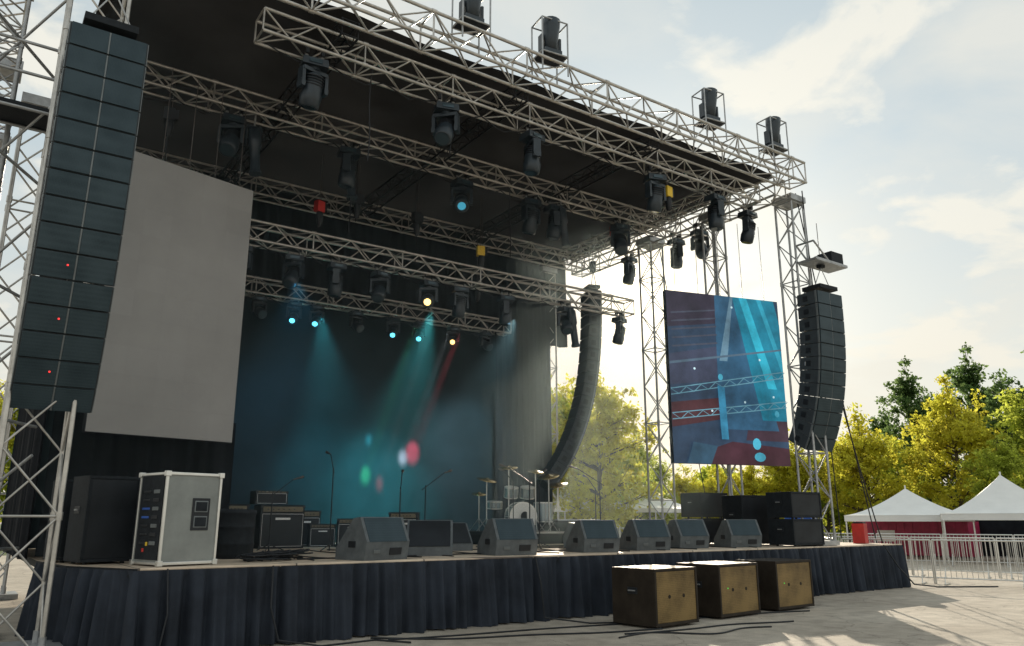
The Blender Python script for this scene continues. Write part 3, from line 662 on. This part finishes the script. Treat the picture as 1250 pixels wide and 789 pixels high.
b=MB();b.box((0,0,.9),(.9,.9,1.7),BLUE);b.box((0,0,1.8),(.96,.96,.1),WHITE);b.box((-.46,0,.85),(.02,.6,1.4),BLUE);b.obj("portable_toilet",(24.5,17.5,0),R(20))
b=MB();b.box((0,0,1.9),(22,6,3.8),CONC);b.box((0,0,3.9),(22.6,6.6,.2),STEEL)
for k in range(9):b.box((-9.6+k*2.4,-3.02,2.2),(1.4,.06,1.1),GLASS);b.box((-9.6+k*2.4,-3.04,1.6),(1.6,.1,.08),WHITE)
b.obj("service_building",(42,62,0),R(-20))

# ---------------- trees ----------------
LY=twoside("leaves_yellow",(.26,.24,.03),(.98,.86,.10),.6);LG=twoside("leaves_yellow_green",(.16,.20,.035),(.68,.78,.12),.6);LD=twoside("leaves_dark_green",(.06,.105,.04),(.24,.36,.12),.5)
BARK=pmat("bark",(.09,.07,.05),.9,0,.3,6,.5,20)
def tree(H,Wd,kind,seed,leaf,nleaf=7000,ls=.16):
    r=np.random.default_rng(seed);b=MB()
    lean=r.uniform(-.03,.03,2)
    top=Vector((lean[0]*H,lean[1]*H,H*.88))
    prev=Vector((0,0,0))
    for k in range(1,9):
        t=k/8;p=Vector((top.x*t+r.uniform(-.1,.1),top.y*t+r.uniform(-.1,.1),top.z*t));b.cyl(prev,p,H*.018*(1-(k-1)/8)+.02,BARK,H*.018*(1-k/8)+.02,n=8,caps=False);prev=p
    cl=[]
    nl=46
    for k in range(nl):
        t=r.uniform(.15,.99);a=r.uniform(0,6.283)
        if kind=='poplar':rad=Wd/2*(math.sin(math.pi*min(1,(t*.9+.08)))**.6)*r.uniform(.5,1);rise=.45
        else:rad=Wd/2*(math.sin(math.pi*(t*.85+.12))**.7)*r.uniform(.45,1.1);rise=.25
        base=Vector((top.x*t,top.y*t,top.z*t*.9));e=base+Vector((rad*math.cos(a),rad*math.sin(a),rad*rise+H*.04))
        b.cyl(base,e,.009*H*(1-t)+.03,BARK,.012,n=5,caps=False);cl.append((e,r.uniform(.5,1.1)*Wd*.12))
        m_=base.lerp(e,.55);cl.append((m_,Wd*.10))
        for q in range(3):
            o=Vector(r.normal(0,Wd*.09,3));e2=e+o;b.cyl(m_,e2,.02,BARK,.01,n=4,caps=False);cl.append((e2,r.uniform(.3,.9)*Wd*.09))
    for q in range(5):
        e2=top+Vector((r.normal(0,.3),r.normal(0,.3),H*r.uniform(-.03,.09)));b.cyl(top,e2,.02,BARK,.01,n=4,caps=False);cl.append((e2,Wd*r.uniform(.04,.08)))
    C=np.array([c[0][:] for c in cl]);Rr=np.array([c[1] for c in cl]);wts=Rr**2;wts/=wts.sum()
    idx=r.choice(len(cl),nleaf,p=wts);d=r.normal(size=(nleaf,3));d/=np.linalg.norm(d,axis=1)[:,None]
    P=C[idx]+d*(Rr[idx]*r.uniform(.1,1.35,nleaf)**.8)[:,None]*np.array([1,1,.85])
    u=r.normal(size=(nleaf,3));u/=np.linalg.norm(u,axis=1)[:,None];v=np.cross(u,r.normal(size=(nleaf,3)));v/=np.linalg.norm(v,axis=1)[:,None]
    s=ls*r.uniform(.5,1.3,nleaf)[:,None]
    V=np.stack([P-u*s,P+v*s*.55,P+u*s,P-v*s*.55],1).reshape(-1,3)
    o=len(b.v);b.v.extend(map(tuple,V.tolist()));k=b.mi(leaf)
    for i in range(nleaf):b.f.append((o+4*i,o+4*i+1,o+4*i+2,o+4*i+3));b.m.append(k);b.sm.append(False)
    return b.mesh("deciduous_tree")
TM={'y1':tree(10,6.5,'r',1,LY,11000,.14),'y2':tree(12,7,'r',2,LY,12000,.15),'g1':tree(12,6.5,'r',3,LG,11000,.15),'d1':tree(15,5.,'poplar',4,LD,8500,.16),'d2':tree(14,6,'r',5,LD,9500,.16)}
def tr(px,D,kind,s):
    a=R(34.8)+math.atan((px-625)/989);put("deciduous_tree" if kind[0]!='d' else "poplar_tree",TM[kind],(D*math.sin(a),D*math.cos(a),-.05),random.uniform(0,6),scale=(s,s,s))
for t in[(1175,50,'y2',.80),(1065,52,'y1',.85),(1120,66,'d1',.95),(1200,68,'d1',1.02),(1240,60,'d2',.85),(1035,62,'y2',.62),(1010,60,'g1',.6),(975,60,'y1',.8),(1150,70,'d2',.9),(1290,55,'g1',.9),(1250,75,'g1',1.0),(1225,46,'g1',.5),(1105,58,'g1',.6),
  (735,44,'y2',.85),(700,50,'y1',1.05),(775,52,'g1',.62),(765,60,'y1',.75),(800,60,'g1',.55),(840,62,'y1',.6),(880,60,'y1',.58),(920,58,'y2',.5),(950,62,'g1',.7),(660,48,'g1',.9),
  (1100,80,'d2',.9),(1060,82,'d1',.72),(1330,70,'d1',1.1),(1380,60,'y2',1),(20,60,'g1',.9),(-60,60,'y2',1),(90,60,'g1',.8),(600,60,'g1',1)]:tr(*t)
b=MB();r=np.random.default_rng(11);n=16000
ang=r.uniform(R(20),R(85),n);D=r.uniform(85,95,n);hh=5+2*np.sin(ang*23)+1.2*np.sin(ang*61)
P=np.stack([D*np.sin(ang),D*np.cos(ang),r.uniform(0,1,n)**.8*hh],1);u=r.normal(size=(n,3));u/=np.linalg.norm(u,axis=1)[:,None];v=np.cross(u,r.normal(size=(n,3)));v/=np.linalg.norm(v,axis=1)[:,None]
s=.45;V=np.stack([P-u*s,P+v*s*.6,P+u*s,P-v*s*.6],1).reshape(-1,3);b.v.extend(map(tuple,V.tolist()));k=b.mi(LG)
for i in range(n):b.f.append((4*i,4*i+1,4*i+2,4*i+3));b.m.append(k);b.sm.append(False)
b.obj("distant_tree_line")

# ---------------- stage lamps (lit in the photo) & theatrical haze ----------------
def spot(x,y,z,tx,ty,tz,col,e,ang,bl=.8,name="stage_spot_lamp"):
    l=bpy.data.lights.new(name,'SPOT');l.energy=e;l.color=col;l.spot_size=R(ang);l.spot_blend=bl;l.shadow_soft_size=.08
    o=bpy.data.objects.new(name,l);scene.collection.objects.link(o);o.location=(x,y,z);o.rotation_euler=(Vector((x-tx,y-ty,z-tz))).to_track_quat('Z','Y').to_euler()
spot(8.9,16.2,6.5,9.4,19.85,1.5,(.12,.85,.88),3600,44,1)
spot(6.5,17.2,6.3,8.4,19.85,1.2,(.1,.75,.88),1500,50,1)
spot(5.5,16.0,6.6,7.0,19.85,2.6,(.1,.5,.8),400,80,1)
spot(11.2,16.0,6.6,12.2,19.85,3.2,(.5,.75,.8),1800,50,1)
spot(10.3,17.2,6.4,10.4,19.85,3.45,(1,.06,.1),14000,7,.7)
spot(10.0,17.2,6.4,10.1,19.85,3.3,(1,.8,.85),12000,4.5,.8)
spot(9.0,17.2,6.4,9.0,19.85,2.75,(.1,1,.35),14000,4,.7)
spot(9.4,17.2,6.4,9.42,19.85,2.55,(1,.1,.1),10000,3,.7)
spot(9.0,17.3,6.4,9.05,19.85,3.7,(.1,.8,.9),6000,3,.7)
hm=bpy.data.materials.new("theatrical_haze");hm.use_nodes=True;nt=hm.node_tree;nt.nodes.clear()
o=nt.nodes.new("ShaderNodeOutputMaterial");vs_=nt.nodes.new("ShaderNodeVolumeScatter");vs_.inputs["Color"].default_value=(.75,.95,1,1);vs_.inputs["Density"].default_value=.02;vs_.inputs["Anisotropy"].default_value=.35
nt.links.new(vs_.outputs[0],o.inputs["Volume"])
b=MB();b.box((7.6,15.9,5.6),(13.2,7.7,9.0),hm);b.obj("haze_volume")
